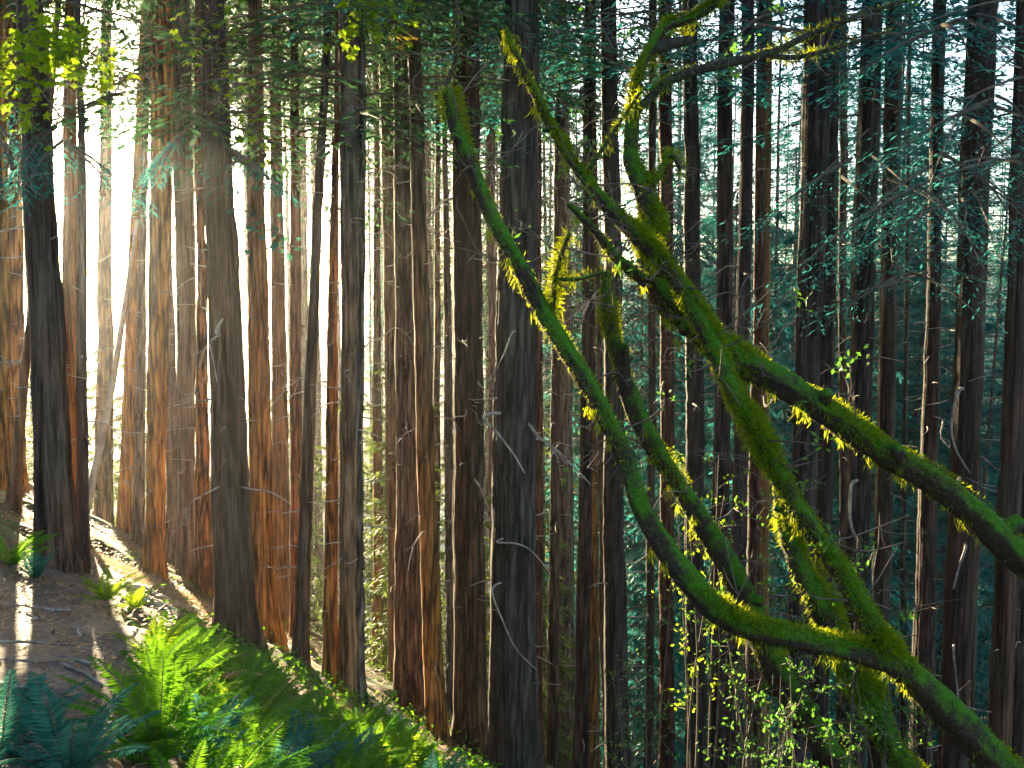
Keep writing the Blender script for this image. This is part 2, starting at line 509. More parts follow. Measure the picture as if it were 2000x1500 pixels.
DEAD = []
for i in range(8):
    rg = np.random.default_rng(300 + i)
    mb = MB()
    n = 10
    c = np.array([(0, 0, 0), (.3, rg.normal(0, .05), rg.uniform(-.08, .06)), (.65, rg.normal(0, .12), rg.uniform(-.35, .05)), (1.0, rg.normal(0, .15), rg.uniform(-.75, .1))])
    pts = catmull(c, n)
    tube(mb, pts, np.linspace(.02, .006, n), 6)
    for k in range(rg.integers(1, 4)):
        a = pts[rg.integers(3, n - 1)]
        e = a + np.array([rg.uniform(.1, .3), rg.normal(0, .15), rg.uniform(-.25, .15)])
        tube(mb, catmull([a, (a + e) / 2 + rg.normal(0, .03, 3), e], 5), np.linspace(.009, .004, 5), 4)
    DEAD.append(mb.mesh('dead_branch', [M_DEAD], True))

def maple_leaf(mb, p, d, nrm, size, mat, rg):
    d = norm(d); s = norm(np.cross(nrm, d)); nrm = np.cross(d, s)
    angs = np.radians([-105, -52, 0, 52, 105]); ln = np.array([.55, .85, 1.0, .85, .55])
    dd = np.cos(angs)[:, None] * d + np.sin(angs)[:, None] * s - nrm * .15
    ss = -np.sin(angs)[:, None] * d + np.cos(angs)[:, None] * s
    leaves(mb, np.repeat(p[None], 5, 0), dd, ss, ln * size * .62, size * .30, mat, 0.06)

# ------------------------------------------------------------------ the named trees: one per trunk of the photograph
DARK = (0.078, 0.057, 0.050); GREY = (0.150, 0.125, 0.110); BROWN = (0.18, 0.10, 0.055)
RED = (0.20, 0.075, 0.045); GLOWGOLD = (0.33, 0.16, 0.035); UMBER = (0.12, 0.085, 0.06)  # the gold tint has the orange glow of low sun mixed in
# label, top (x, y, width), foot (x, y, width), depth or None where the foot shows, tint, cinnamon bark with painted foot glow, crown start above eye / None
TREES = [
 ('broad dark grey trunk beside the dirt trail, uphill of the sunlit patch', (52, 0, 47), (113, 1105, 72), None, DARK, .1, 5.0),
 ('thin blackish trunk touching the broad grey trunk at the sunlit patch edge', (158, 100, 12), (166, 1112, 25), None, DARK, .0, None),
 ('reddish trunk partly hidden behind the broad grey trunk by the trail', (142, 0, 18), (141, 1030, 42), 14.6, RED, .5, 5.5),
 ('pale brown trunk cut by the edge of the picture above the uphill bank', (8, 300, 16), (5, 1000, 26), 14.0, GLOWGOLD, .5, 6),
 ('orange-brown trunk standing on the uphill bank behind the slanting sapling', (28, 300, 22), (33, 985, 36), 16.0, BROWN, .8, 6),
 ('dark slanting sapling crossing the orange-brown trunk on the uphill bank', (66, 540, 12), (21, 1020, 24), 12.5, UMBER, .2, None),
 ('grey-brown trunk standing before the brightest gap of sun glare', (208, 150, 20), (203, 1062, 36), 23.5, BROWN, .5, 6),
 ('golden trunk rising behind the upper end of the sunlit patch', (274, 250, 16), (241, 1086, 29), 18.4, GLOWGOLD, 1.0, 6),
 ('slim grey trunk between the two golden trunks of the sunlit patch', (283, 420, 14), (268, 1086, 24), 17.6, GREY, .1, 6.5),
 ('gold-orange trunk rooted on the sunlit patch itself', (316, 0, 44), (300, 1120, 36), None, GLOWGOLD, 1.0, 6),
 ('slim grey-brown trunk just downhill of the gold-orange trunk', (327, 420, 15), (338, 1106, 27), 17.4, GREY, .2, 6.5),
 ('dull grey trunk beside the small red trunk, above the sunlit patch', (352, 200, 36), (365, 1122, 35), 15.3, GREY, .2, 6),
 ('small red trunk half hidden behind the thick dark trunk', (394, 500, 17), (400, 1165, 35), None, RED, .6, 6.5),
 ('thick dark furrowed trunk with a pale broken branch stub, below the sunlit patch', (414, 0, 50), (462, 1262, 80), None, (.052, .038, .034), .15, 5.6),
 ('brown trunk with orange lower bark next to the thick dark furrowed trunk', (496, 0, 26), (519, 1246, 54), None, BROWN, .95, 6),
 ('pale tan trunk behind the brown trunk with orange lower bark', (538, 0, 20), (551, 1215, 36), 17.0, BROWN, .6, 6.5),
 ('narrow reddish trunk between the tan trunk and the tilted dark tree', (573, 0, 15), (582, 1280, 29), 15.6, RED, .3, 6.5),
 ('tilted dark slender tree leaning uphill across the bright gap', (633, 150, 15), (587, 1312, 30), None, DARK, .1, None),
 ('orange-red trunk whose foot stands beside the tilted dark tree', (657, 200, 11), (645, 1343, 32), None, RED, 1.0, 6),
 ('straight grey-brown trunk in the middle of the bright white gaps', (683, 0, 36), (682, 1368, 38), None, GREY, .5, 5.4),
 ('slim grey tree with a sunlit rim in front of the straight grey-brown trunk', (712, 0, 14), (702, 1378, 27), None, GREY, .1, 5.6),
 ('thin distant brown trunk with a fern at its foot', (733, 250, 11), (738, 1268, 23), 21.0, BROWN, .9, 7),
 ('brown trunk standing close behind the broad grey leaning trunk', (753, 0, 25), (776, 1360, 34), 18.0, BROWN, .3, 6),
 ('broad grey leaning trunk just uphill of the orange-footed trunk', (781, 100, 30), (798, 1390, 58), None, GREY, .25, 5.8),
 ('dark leaning trunk with a glowing orange foot at the slope edge', (812, 0, 25), (853, 1440, 42), None, UMBER, .9, 5.6),
 ('hairline brown trunk in the gap behind the orange-footed trunk', (855, 250, 10), (853, 1300, 16), 22.0, BROWN, .3, 8),
 ('slim grey-green trunk close to the big reddish-black trunk', (867, 250, 11), (882, 1400, 25), 18.0, GREY, .0, 6.5),
 ('big reddish-black trunk close beside the widest grey-black trunk', (908, 0, 50), (920, 1500, 70), 13.4, (0.078, .042, .036), .15, 5.2),
 ('widest trunk of all, grey-black with curling dead twigs', (1018, 0, 62), (1003, 1500, 106), 12.0, (0.085, .072, .066), .0, 5.2),
 ('reddish trunk peeping out beside the widest grey-black trunk', (1045, 300, 21), (1050, 1500, 27), 17.0, RED, .0, 7),
 ('slim dark trunk beside the thread of bright sunlit bark', (1090, 250, 14), (1081, 1500, 25), 19.0, UMBER, .0, 7),
 ('thread-thin trunk lit bright yellow by the sun', (1106, 780, 9), (1113, 1500, 15), 24.0, GLOWGOLD, .6, 9),
 ('dark trunk standing against the orange barked trunk', (1152, 0, 18), (1136, 1500, 32), 15.6, DARK, .0, 6),
 ('bright orange barked trunk showing beside a dark one', (1158, 700, 14), (1157, 1500, 25), 16.6, GLOWGOLD, .2, 7),
 ('thick blackish trunk crossed by the long mossy limb', (1195, 600, 34), (1206, 1500, 52), 14.0, DARK, .0, 6),
 ('thin brown trunk tight against the thick blackish one', (1170, 700, 10), (1186, 1500, 18), 15.5, BROWN, .0, 8),
 ('slim dark tree with pale horizontal branch stubs', (1271, 700, 15), (1269, 1500, 19), 15.0, UMBER, .0, 7),
 ('dark red trunk between the long mossy limb and the dark mossy stem', (1300, 500, 27), (1301, 1500, 31), 15.4, RED, .0, 6.5),
 ('straight dark trunk seen through the crossing mossy limbs', (1353, 150, 27), (1359, 1500, 44), 14.0, DARK, .0, 6),
 ('violet-brown trunk rising under the dark overhead limb', (1420, 0, 28), (1399, 1500, 37), 15.0, (0.13, .08, .085), .0, 6),
 ('leaning violet-brown trunk beside its twin under the overhead limb', (1462, 0, 22), (1434, 1500, 36), 14.4, (0.13, .075, .08), .0, 6),
 ('stubby-looking dark red trunk behind the leafy shrub stems', (1480, 800, 22), (1472, 1500, 31), 17.0, RED, .0, 8),
 ('orange-brown trunk low down behind the shrub leaves', (1492, 1000, 22), (1487, 1500, 28), 19.0, GLOWGOLD, .3, 9),
 ('great dark trunk fused with a brown one, crossed by the thick mossy limb', (1597, 60, 52), (1556, 1500, 46), 13.0, (0.10, .065, .068), .0, 5.2),
 ('brown trunk fused onto the great dark trunk', (1618, 400, 33), (1599, 1500, 36), 15.0, (0.11, .075, .07), .0, 6),
 ('thin trunk high in the sky gaps behind the great dark trunk', (1646, 100, 14), (1640, 1200, 18), 20.0, UMBER, .0, 7),
 ('dark brown trunk with a pale curved dead branch hanging on it', (1706, 0, 38), (1662, 1500, 52), 13.8, (0.10, .062, .055), .0, 5.4),
 ('paired slim dark trunk close to the one with the pale curved branch', (1740, 350, 31), (1715, 1500, 36), 15.6, UMBER, .0, 6.5),
 ('stick-thin trunk standing in the teal gap', (1773, 700, 8), (1767, 1500, 14), 22.0, UMBER, .0, 9),
 ('brown trunk whose top fades into teal foliage beside the wide teal gap', (1823, 470, 24), (1797, 1500, 46), 14.6, (0.12, .075, .06), .0, 2.6),
 ('dark red-brown trunk hung with pale dead branches near the picture edge', (1908, 250, 54), (1856, 1500, 52), 13.2, (0.12, .068, .055), .0, 3.4),
 ('pole-thin bare trunk between the two dark red-brown trunks', (1901, 900, 9), (1897, 1500, 12), 17.0, UMBER, .0, 9),
 ('dark trunk with a sun-warmed edge cut by the picture edge', (1992, 400, 36), (1953, 1500, 46), 12.0, (0.13, .075, .055), .1, 4.2),
 ('outermost trunk, doubled behind the sun-warmed one', (2018, 400, 34), (1990, 1500, 40), 12.7, (0.12, .07, .055), .0, 4.6),
]

def trunk_mesh(base, p_top, wt, p_bot, wb, d, rg, seg, top_z=34.0, sink=0.5):
    """base: ground point; the axis runs through p_bot and p_top; widths in metres"""
    ax = p_top - p_bot; ln = np.linalg.norm(ax); ax = ax / ln
    L = (top_z - base[2]) / max(ax[2], .3)
    s_b = (p_bot - base).dot(ax); s_t = s_b + ln
    n = int(min(240, 60 + L * 3.2))
    s = np.concatenate([np.linspace(-sink, s_t + 3, n), np.linspace(s_t + 5, L, 14)])
    r = np.interp(s, [-sink, s_b, s_t, L], [wb * .55, wb * .5, wt * .5, .03])
    n = len(s)
    disp = 1 + wander_noise(n, seg, [3, 5, 8, 13], [.022, .022, .024, .016], .10, rg)
    fl = np.exp(-np.maximum(s, 0) / .38)
    lobes = wander_noise(n, seg, [3, 5], [.16, .10], .02, rg)
    disp *= 1 + fl[:, None] * (.42 + lobes)
    disp *= 1 + .025 * np.sin(np.cumsum(rg.normal(0, .3, n)))[:, None]
    wob = np.stack([np.cumsum(rg.normal(0, .0035, n)), np.cumsum(rg.normal(0, .0035, n)), np.zeros(n)], 1)
    wob -= np.linspace(wob[0], wob[-1], n)
    pts = ax[None] * s[:, None] + wob
    mb = MB()
    tube(mb, pts, r, seg, disp)
    # snapped branch stubs and fine bare twigs stay in the bark mesh
    for k in range(int(18 + 22 * min(1, wb))):
        ss = rg.uniform(1.0, s_t + 4); th = rg.uniform(0, 6.283)
        rr = np.interp(ss, s, r)
        o = ax * ss + np.array([math.cos(th), math.sin(th), 0]) * rr * .9
        l = rg.uniform(.06, .5)
        e = o + np.array([math.cos(th) * l, math.sin(th) * l, rg.uniform(-.4, .25) * l])
        tube(mb, catmull([o, (o + e) / 2 + rg.normal(0, .02, 3), e], 5), np.linspace(.011, .004, 5), 4, mat=1)
    me = mb.mesh('trunk', [M_BARK, M_DEAD], True)
    return me, ax, (s, r)

def crown_el(px, rg):
    """elevation, seen from the eye, at which live branches begin"""
    return float(np.interp(px, [0, 350, 470, 900, 1300, 2000], [15.0, 14.0, 11.5, 13.0, 14.0, 11.5])) + rg.uniform(-2.5, 5)

NAMED = []
for k, (label, top, bot, depth, tint, cin_glow, crown) in enumerate(TREES):
    rg = np.random.default_rng(1000 + k)
    if depth is None:
        base = hit(bot[0], bot[1]); d = base[1]
        pb = base.copy()
    else:
        d = depth
        pb = P(bot[0], bot[1], d)
    pt = P(top[0], top[1], d)
    wt, wb = top[2] / FPX * d, bot[2] / FPX * d
    ax = (pt - pb) / np.linalg.norm(pt - pb)
    if depth is not None:
        g = pb.copy()
        for _ in range(40):
            dz = g[2] - float(gz(g[0], g[1]))
            g = g - ax * dz * .6
        base = g
    t = thing('redwood_tree', label, 'tree', base)
    seg = 56 if bot[2] > 40 else 40 if bot[2] > 24 else 26
    short = crown is None
    me, ax, prof = trunk_mesh(base, pt, wt, pb, wb, d, rg, seg, top_z=34.0 if not short else float(pt[2] + 6))
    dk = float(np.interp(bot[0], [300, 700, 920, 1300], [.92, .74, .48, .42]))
    o = obj('trunk', me, t); o.color = (*[c * dk for c in tint], cin_glow)
    NAMED.append((t, base, ax, prof, d, o))
    if not short and not (bot[0] > 1050 and k % 2):
        zc = 1.6 + d * math.tan(R(crown_el(bot[0], rg))) - base[2]
        c = obj('crown', CROWN_HI[k % 3], t, ax * zc / ax[2], (0, 0, rg.uniform(0, 6.28)), (1, 1, .85))
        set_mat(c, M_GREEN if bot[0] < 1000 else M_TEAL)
    if bot[2] > 17:
        for j in range(rg.integers(3, 7)):
            zz = rg.uniform(-3.6, 4.0) + 1.6 - base[2]
            if zz < 1: continue
            s = zz / ax[2]; rr = np.interp(s, *prof)
            th = rg.choice([0, math.pi]) + rg.normal(0, .7) if rg.random() < .75 else -math.pi / 2 + rg.normal(0, .5)
            b = obj('dead_branch', DEAD[rg.integers(8)], t, ax * s + np.array([math.cos(th), math.sin(th), 0]) * rr * .85,
                    (rg.normal(0, .5), rg.uniform(-.3, .5), th), rg.uniform(.35, 1.0) * min(1.2, .5 + wb))

# ------------------------------------------------------------------ the trees down the slope behind them
FILL_TRUNK = []
for i in range(4):
    rg = np.random.default_rng(500 + i)
    mb = MB()
    n = 90; s = np.linspace(-1, 70, n)
    r = np.interp(s, [-1, 0, 70], [.40, .34, .05])
    disp = 1 + wander_noise(n, 18, [3, 5, 7], [.03, .03, .03], .15, rg)
    wob = np.stack([np.cumsum(rg.normal(0, .02, n)), np.cumsum(rg.normal(0, .02, n)), np.zeros(n)], 1)
    wob -= np.linspace(0, 1, n)[:, None] * wob[-1]
    tube(mb, np.stack([np.zeros(n), np.zeros(n), s], 1) + wob, r, 18, disp)
    for k in range(110):
        ss = rg.uniform(6, 60); th = rg.uniform(0, 6.283); rr = np.interp(ss, s, r)
        o_ = np.array([math.cos(th) * rr * .9, math.sin(th) * rr * .9, ss]); l = rg.uniform(.4, 1.9)
        e = o_ + np.array([math.cos(th) * l, math.sin(th) * l, rg.uniform(-.45, .25) * l])
        tube(mb, catmull([o_, (o_ + e) / 2 + rg.normal(0, .06, 3), e], 5), np.linspace(.02, .007, 5), 4, mat=1)
    FILL_TRUNK.append(mb.mesh('trunk', [M_BARK, M_DEAD], True))

fill_n = 0
# places the photograph shows in direct sun: nothing may be planted in the way of their light
LIT = [hit(px, py) for px, py in [(195, 1100), (225, 1112), (250, 1115), (280, 1125), (320, 1140), (350, 1155), (380, 1170), (170, 1190), (230, 1200), (60, 1240), (300, 1400), (480, 1450), (600, 1310), (660, 1330), (760, 1400), (850, 1460)]]
LIT += [P(px, py, d) for px, py, d in [(940, 440, 5.2), (1000, 540, 5.2), (1050, 640, 5.1), (1100, 720, 5.05), (1150, 800, 5), (1550, 1080, 6.1), (1590, 1170, 6), (1640, 1280, 6), (1700, 1400, 5.9), (1320, 540, 5.3), (1225, 300, 5.8), (1235, 200, 5.8),
                                       (900, 800, 13), (900, 1230, 13), (1355, 920, 6.9), (1110, 1000, 24), (1285, 1150, 15)]]
SXY = SUN[:2] / math.hypot(SUN[0], SUN[1]); STAN = math.tan(R(SUN_EL))
def in_sun(x, y, w):
    """lowest sun ray to a lit place that passes within w of (x, y), or None"""
    zs = []
    for p in LIT:
        v = np.array([x, y]) - p[:2]
        a = v.dot(SXY)
        if a > .5 and abs(v[0] * SXY[1] - v[1] * SXY[0]) < w:
            zs.append(p[2] + a * STAN)
    return min(zs) if zs else None
placed = [(b[0], b[1]) for _, b, *_ in NAMED]
def filler(x, y, zc, mat, sc, group, label, rg, tint=None, top=None):
    global fill_n
    z = float(gz(x, y))
    t = thing('conifer_tree', label, 'tree', (x, y, z - .3), group)
    top = top if top is not None else 34 + rg.uniform(-4, 8)
    sc = sc * min(1, (top - z) / 50)
    hz = (top - z) / 70
    o = obj('trunk', FILL_TRUNK[rg.integers(4)], t, (0, 0, 0), (rg.normal(0, .012), rg.normal(0, .012), rg.uniform(0, 6.28)), (sc, sc, hz))
    o.color = (*(tint or (0.13 + rg.normal(0, .015), .085, .07)), .1)
    c = obj('crown', CROWN_FAR[rg.integers(4)], t, (0, 0, zc - z), (0, 0, rg.uniform(0, 6.28)), (1, 1, (top - zc) / 46))
    set_mat(c, mat)
    placed.append((x, y)); fill_n += 1

def scatter(n, az0, az1, d0, d1, zc0, zc1, mats, group, label, seed, gap=1.5, tint=None, tops=None):
    rg = np.random.default_rng(seed)
    k = 0; tries = 0
    while k < n and tries < 6000:
        tries += 1
        az = rg.uniform(az0, az1); d = math.sqrt(rg.uniform(d0 ** 2, d1 ** 2))
        x, y = d * math.sin(R(az)), d * math.cos(R(az))
        if any((x - a) ** 2 + (y - b) ** 2 < gap ** 2 for a, b in placed): continue
        if in_sun(x, y, .55) is not None: continue
        zc = rg.uniform(zc0, zc1)
        if in_sun(x, y, 4.0) is not None: zc = max(zc, 1.6 + d * .215)
        filler(x, y, zc, mats[rg.integers(len(mats))], rg.uniform(.45, .95), group, label, rg, tint, None if tops is None else 1.6 + d * math.tan(R(rg.uniform(*tops))))
        k += 1

GL = 'slim conifer in the sunlit haze down the slope, seen between the nearer trunks'
GM = 'slim conifer with mid-green foliage behind the widest trunk and the trunks beside it'
GR = 'slim conifer with bluish foliage in the shade down the slope'
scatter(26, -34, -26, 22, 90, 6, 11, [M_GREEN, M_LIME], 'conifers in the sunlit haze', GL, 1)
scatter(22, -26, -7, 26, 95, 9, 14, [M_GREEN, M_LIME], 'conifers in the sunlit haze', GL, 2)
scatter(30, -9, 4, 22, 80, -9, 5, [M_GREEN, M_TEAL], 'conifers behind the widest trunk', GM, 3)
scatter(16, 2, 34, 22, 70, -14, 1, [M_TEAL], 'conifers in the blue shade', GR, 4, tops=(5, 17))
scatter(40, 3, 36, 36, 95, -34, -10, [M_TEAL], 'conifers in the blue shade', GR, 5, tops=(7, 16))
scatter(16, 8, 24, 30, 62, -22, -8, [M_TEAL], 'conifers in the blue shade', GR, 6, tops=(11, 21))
GY = 'low young conifer glowing yellow-green against the light beyond the slope edge'
YOUNG = [crown_mesh('foliage', 9, 120, 2.0, 700 + i, .20, .06, 10, 4) for i in range(3)]
YSTEM = MB(); tube(YSTEM, [(0, 0, -.5), (0.02, 0, 3), (0, .03, 6), (0, 0, 9)], np.array([.09, .075, .05, .012]), 8)
YSTEM = YSTEM.mesh('trunk', [M_BARK], True)
GT = 'young conifer with dense teal foliage low in the gaps between the shaded trunks'
rgy = np.random.default_rng(13)
k = 0
for _ in range(4000):
    if k >= 60: break
    az = rgy.uniform(1, 33); d = rgy.uniform(20, 62)
    x, y = d * math.sin(R(az)), d * math.cos(R(az))
    if any((x - a) ** 2 + (y - b) ** 2 < 1.3 ** 2 for a, b in placed): continue
    z = float(gz(x, y))
    top = 1.6 + d * rgy.uniform(-.12, .15)
    h = min(top - z, 26)
    t = thing('young_conifer', GT, 'tree', (x, y, z - .1), 'young conifers in the blue shade')
    zb = top - h - z
    sx = .75 + h / 26 * .5
    o = obj('trunk', YSTEM, t, (0, 0, 0), None, (1.4, 1.4, (top - z) / 9)); o.color = (.10, .07, .06, 0)
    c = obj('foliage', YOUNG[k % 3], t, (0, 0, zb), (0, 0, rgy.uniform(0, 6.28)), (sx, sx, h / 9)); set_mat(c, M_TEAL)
    placed.append((x, y)); k += 1
rgy = np.random.default_rng(12)
k = 0
for _ in range(4000):
    if k >= 34: break
    az = rgy.uniform(-31, 4); d = rgy.uniform(17.5, 46)
    x, y = d * math.sin(R(az)), d * math.cos(R(az))
    if any((x - a) ** 2 + (y - b) ** 2 < 1.1 ** 2 for a, b in placed): continue
    z = float(gz(x, y))
    top = 1.6 - d * rgy.uniform(.02, .16)
    zs = in_sun(x, y, 1.2)
    if zs is not None: top = min(top, zs - .4)
    if top - z < 1.5: continue
    h = min(top - z, 14)
    t = thing('young_conifer', GY, 'tree', (x, y, z - .1), 'young conifers beyond the slope edge')
    sx = .45 + h / 14 * .5
    o = obj('trunk', YSTEM, t, (0, 0, 0), None, (1, 1, h / 9)); o.color = (.13, .09, .06, .2)
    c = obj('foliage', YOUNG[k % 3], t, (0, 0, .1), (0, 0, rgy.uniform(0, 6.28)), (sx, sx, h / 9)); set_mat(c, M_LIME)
    placed.append((x, y)); k += 1

# ------------------------------------------------------------------ the wood on the far side of the valley, one mass
def far_wood():
    rg = np.random.default_rng(77)
    n = 1500
    az = np.radians(rg.uniform(-38, 38, n)); d = np.sqrt(rg.uniform(125 ** 2, 520 ** 2, n))
    x, y = d * np.sin(az), d * np.cos(az); z = gz(x, y); h = rg.uniform(14, 30, n)
    k = 26
    f = rg.random((n, k)) ** .8
    a = rg.uniform(0, 6.283, (n, k))
    p = np.stack([x[:, None] + 0 * f, y[:, None] + 0 * f, z[:, None] + h[:, None] * (.08 + .92 * f)], -1).reshape(-1, 3)
    dr = np.stack([np.cos(a), np.sin(a), -.35 + 0 * a], -1).reshape(-1, 3)
    l = ((1.03 - f) * (h[:, None] * .22)).ravel() + .5
    mb = MB()
    leaves(mb, p, dr, np.cross(dr, UP) + rg.normal(0, .3, (n * k, 3)), l, l * .55)
    s0 = np.stack([x, y, z], 1)
    leaves(mb, s0, np.tile([0, 0, 1.], (n, 1)), rg.normal(0, 1, (n, 3)) * [1, 1, 0], h * 1.05, .5)
    o = obj('forest', mb.mesh('forest', [M_TEAL])); o['kind'] = 'stuff'
    o['label'] = 'far wooded hillside across the valley'; o['category'] = 'forest'
far_wood()

# ------------------------------------------------------------------ mossy limbs in front
def split_q(m):
    n = 0; out = []
    for v, q in zip(m.v, m.q):
        out.append(q - n); n += len(v)
    return out

def limb_tree(label, limbs, twig_n, seed, moss_den=1.0, ground_pt=None, dark_limbs=(), shag=1.0, sprigs=16):
    """limbs: list of lists (px, py, depth, half width px)"""
    rg = np.random.default_rng(seed)
    ctrl0 = limbs[0]
    base = P(*ctrl0[0][:3])
    if ground_pt is None:
        gx, gy = base[0] + .3, base[1]
    else:
        gx, gy = ground_pt
    gp = np.array([gx, gy, float(gz(gx, gy)) - .2])
    t = thing('mossy_tree', label, 'tree', gp)
    mb = MB(); mm = MB(); tw = MB()
    for li, ctrl in enumerate(limbs):
        c = np.array([[*P(a, b, d), w / FPX * d] for a, b, d, w in ctrl])
        if li == 0:
            mid = (gp + c[0, :3]) / 2 + np.array([.05, .05, 0])
            c = np.vstack([[*gp, c[0, 3] * 1.5], [*mid, c[0, 3] * 1.15], c])
        ln = np.sum(np.linalg.norm(np.diff(c[:, :3], axis=0), axis=1))
        n = int(max(12, ln / .03))
        s = catmull(c, n)
        pts = s[:, :3] + np.stack([np.sin(np.cumsum(rg.normal(0, .12, n))) for _ in range(3)], 1) * s[:, 3:4] * .18
        rad = np.maximum(s[:, 3] * .86, .004)
        seg = 28 if rad.max() > .05 else 18
        disp = 1 + wander_noise(n, seg, [2, 3, 5, 7], [.035, .04, .03, .03], .16, rg) + rg.normal(0, .022, (n, seg))
        lump = 1 + .13 * np.sin(np.cumsum(rg.normal(0, .22, n)))[:, None]
        dark = li in dark_limbs
        tube(mb, pts, rad * .93, seg, disp * lump, 1 if dark else 0)
        for k in range(int(ln * .9)):     # broken stubs and knots
            j = rg.integers(int(n * .15), max(int(n * .15) + 1, n - 2)); th = rg.uniform(0, 6.283); l = rad[j] * rg.uniform(1.15, 1.9)
            dv = norm(np.array([math.cos(th), .6 * math.sin(th), rg.uniform(-.2, .9)]))
            tube(mb, [pts[j], pts[j] + dv * rad[j] * .95, pts[j] + dv * l], np.array([.7, .5, .36]) * rad[j], 9, None, 1 if dark else 0)
        # moss: many short fibres rooted on the bark, thick on top, hanging thin below
        tt, a, b = frames(pts)
        cnt = int(ln * 5200 * moss_den * min(1.4, .35 + rad.mean() / .06))
        i = rg.integers(0, n, cnt); th = rg.uniform(0, 6.283, cnt)
        nr = np.cos(th)[:, None] * a[i] + np.sin(th)[:, None] * b[i]
        patch = np.sin(i * .11 + rg.uniform(0, 6)) + np.sin(i * .037 + th * 2 + rg.uniform(0, 6)) + np.sin(i*.021 + rg.uniform(0, 6))
        pr = np.clip(.06 + .75 * nr[:, 2] + .40 * patch, .03, 1)
        keep = rg.random(cnt) < pr * (.22 if dark else 1)
        i, th, nr, pr = i[keep], th[keep], nr[keep], pr[keep]
        m = len(i)
        root = pts[i] + nr * (rad[i] * .90)[:, None] + tt[i] * rg.uniform(-.015, .015, m)[:, None]
        dr = nr + rg.normal(0, .55, (m, 3)) - UP * (.25 + .5 * (nr[:, 2] < 0))[:, None]
        leaves(mm, root, dr, rg.normal(0, 1, (m, 3)), rg.uniform(.012, .040, m) * (.7 + .7 * pr) * shag * (1 + .5 * np.sin(i * .19)), rg.uniform(.003, .007, m))
        # drooping tufts
        for k in range(int(ln * (1 if dark else 9) * shag)):
            j = rg.integers(0, n); q = rg.integers(14, 40)
            side = pts[j] + np.array([rg.normal(0, .5), rg.normal(0, .5), -.55]) * rad[j]
            rt = side + rg.normal(0, .016, (q, 3))
            leaves(mm, rt, rg.normal(0, .35, (q, 3)) - UP, rg.normal(0, 1, (q, 3)), rg.uniform(.02, .085, q) * rg.uniform(.6, 1.3), .006)
        # twigs
        for k in range(int(twig_n * ln)):
            j = rg.integers(int(n * .25), n)
            az = rg.uniform(0, 6.283); l = rg.uniform(.1, .55)
            dv = np.array([math.cos(az), .5 * math.sin(az), rg.uniform(-.3, .9)])
            e = pts[j] + dv * l
            m1 = pts[j] + dv * l * .5 + rg.normal(0, .05, 3)
            pp = catmull([pts[j], m1, e], 8)
            tube(tw, pp, np.linspace(.007, .002, 8), 5)
            for _ in range(rg.integers(1, 4)):
                q0 = pp[rg.integers(2, 8)]
                e2 = q0 + (dv + rg.normal(0, .7, 3)) * l * .4
                tube(tw, catmull([q0, (q0 + e2) / 2 + rg.normal(0, .02, 3), e2], 5), np.linspace(.004, .0015, 5), 4)
    for vv, qq in zip(tw.v, split_q(tw)):
        mb.add(vv, qq, 2)
    obj('trunk', mb.mesh('trunk', [M_MOSSBARK, M_WETBARK, M_TWIG], True, gp), t)
    lf = MB()
    for k in range(sprigs):
        vv = tw.v[rg.integers(len(tw.v))]; p = vv[-1]
        q = rg.integers(6, 14)
        leaves(lf, p + rg.normal(0, .035, (q, 3)), rg.normal(0, 1, (q, 3)) + UP * .3, rg.normal(0, 1, (q, 3)), rg.uniform(.03, .06, q), rg.uniform(.016, .028, q), 0, .12)
    if sprigs: obj('foliage', lf.mesh('foliage', [M_HUCK], False, gp), t)
    o = obj('moss', mm.mesh('moss', [M_MOSS], False, gp), t); o['kind'] = 'stuff'
    return t

M1 = limb_tree('mossy forked tree leaning up from the lower corner, in front of all trunks', [
    [(2060, 1640, 5.2, 55), (1950, 1500, 5.0, 46), (1850, 1395, 4.9, 42), (1740, 1285, 4.8, 42), (1705, 1235, 4.82, 36), (1650, 1130, 4.9, 29), (1595, 1050, 5.0, 27), (1540, 970, 5.05, 26), (1490, 870, 5.1, 24), (1440, 780, 5.2, 24),
     (1405, 700, 5.3, 23), (1360, 610, 5.35, 22), (1310, 530, 5.4, 20), (1250, 465, 5.4, 18), (1190, 405, 5.5, 16), (1130, 330, 5.5, 13), (1080, 255, 5.6, 12), (1040, 170, 5.6, 11), (1005, 100, 5.6, 8), (985, 50, 5.6, 5)],
    [(1770, 1310, 4.8, 30), (1700, 1278, 4.78, 32), (1640, 1265, 4.75, 32), (1540, 1240, 4.7, 33), (1460, 1225, 4.7, 32), (1390, 1190, 4.75, 33), (1340, 1130, 4.8, 32), (1300, 1075, 4.85, 29), (1250, 990, 4.9, 27), (1215, 890, 5, 26),
     (1165, 790, 5.05, 26), (1110, 700, 5.1, 26), (1060, 620, 5.15, 25), (1010, 520, 5.2, 22), (960, 430, 5.25, 21), (920, 340, 5.3, 21), (890, 260, 5.3, 20), (872, 180, 5.35, 17)],
    [(874, 190, 5.35, 8), (872, 165, 5.35, 7), (892, 110, 5.35, 6), (894, 40, 5.35, 5), (890, -30, 5.35, 4)],
    [(1140, 345, 5.5, 7), (1170, 300, 5.45, 6), (1250, 180, 5.4, 4)],
    [(1075, 640, 5.15, 9), (1080, 590, 5.15, 8), (1086, 530, 5.1, 7), (1112, 455, 5.1, 5)],
    [(1083, 545, 5.1, 5), (1130, 545, 5.05, 5), (1178, 532, 5.0, 4)],
], 5.5, 21, 1.2, dark_limbs=(2,))
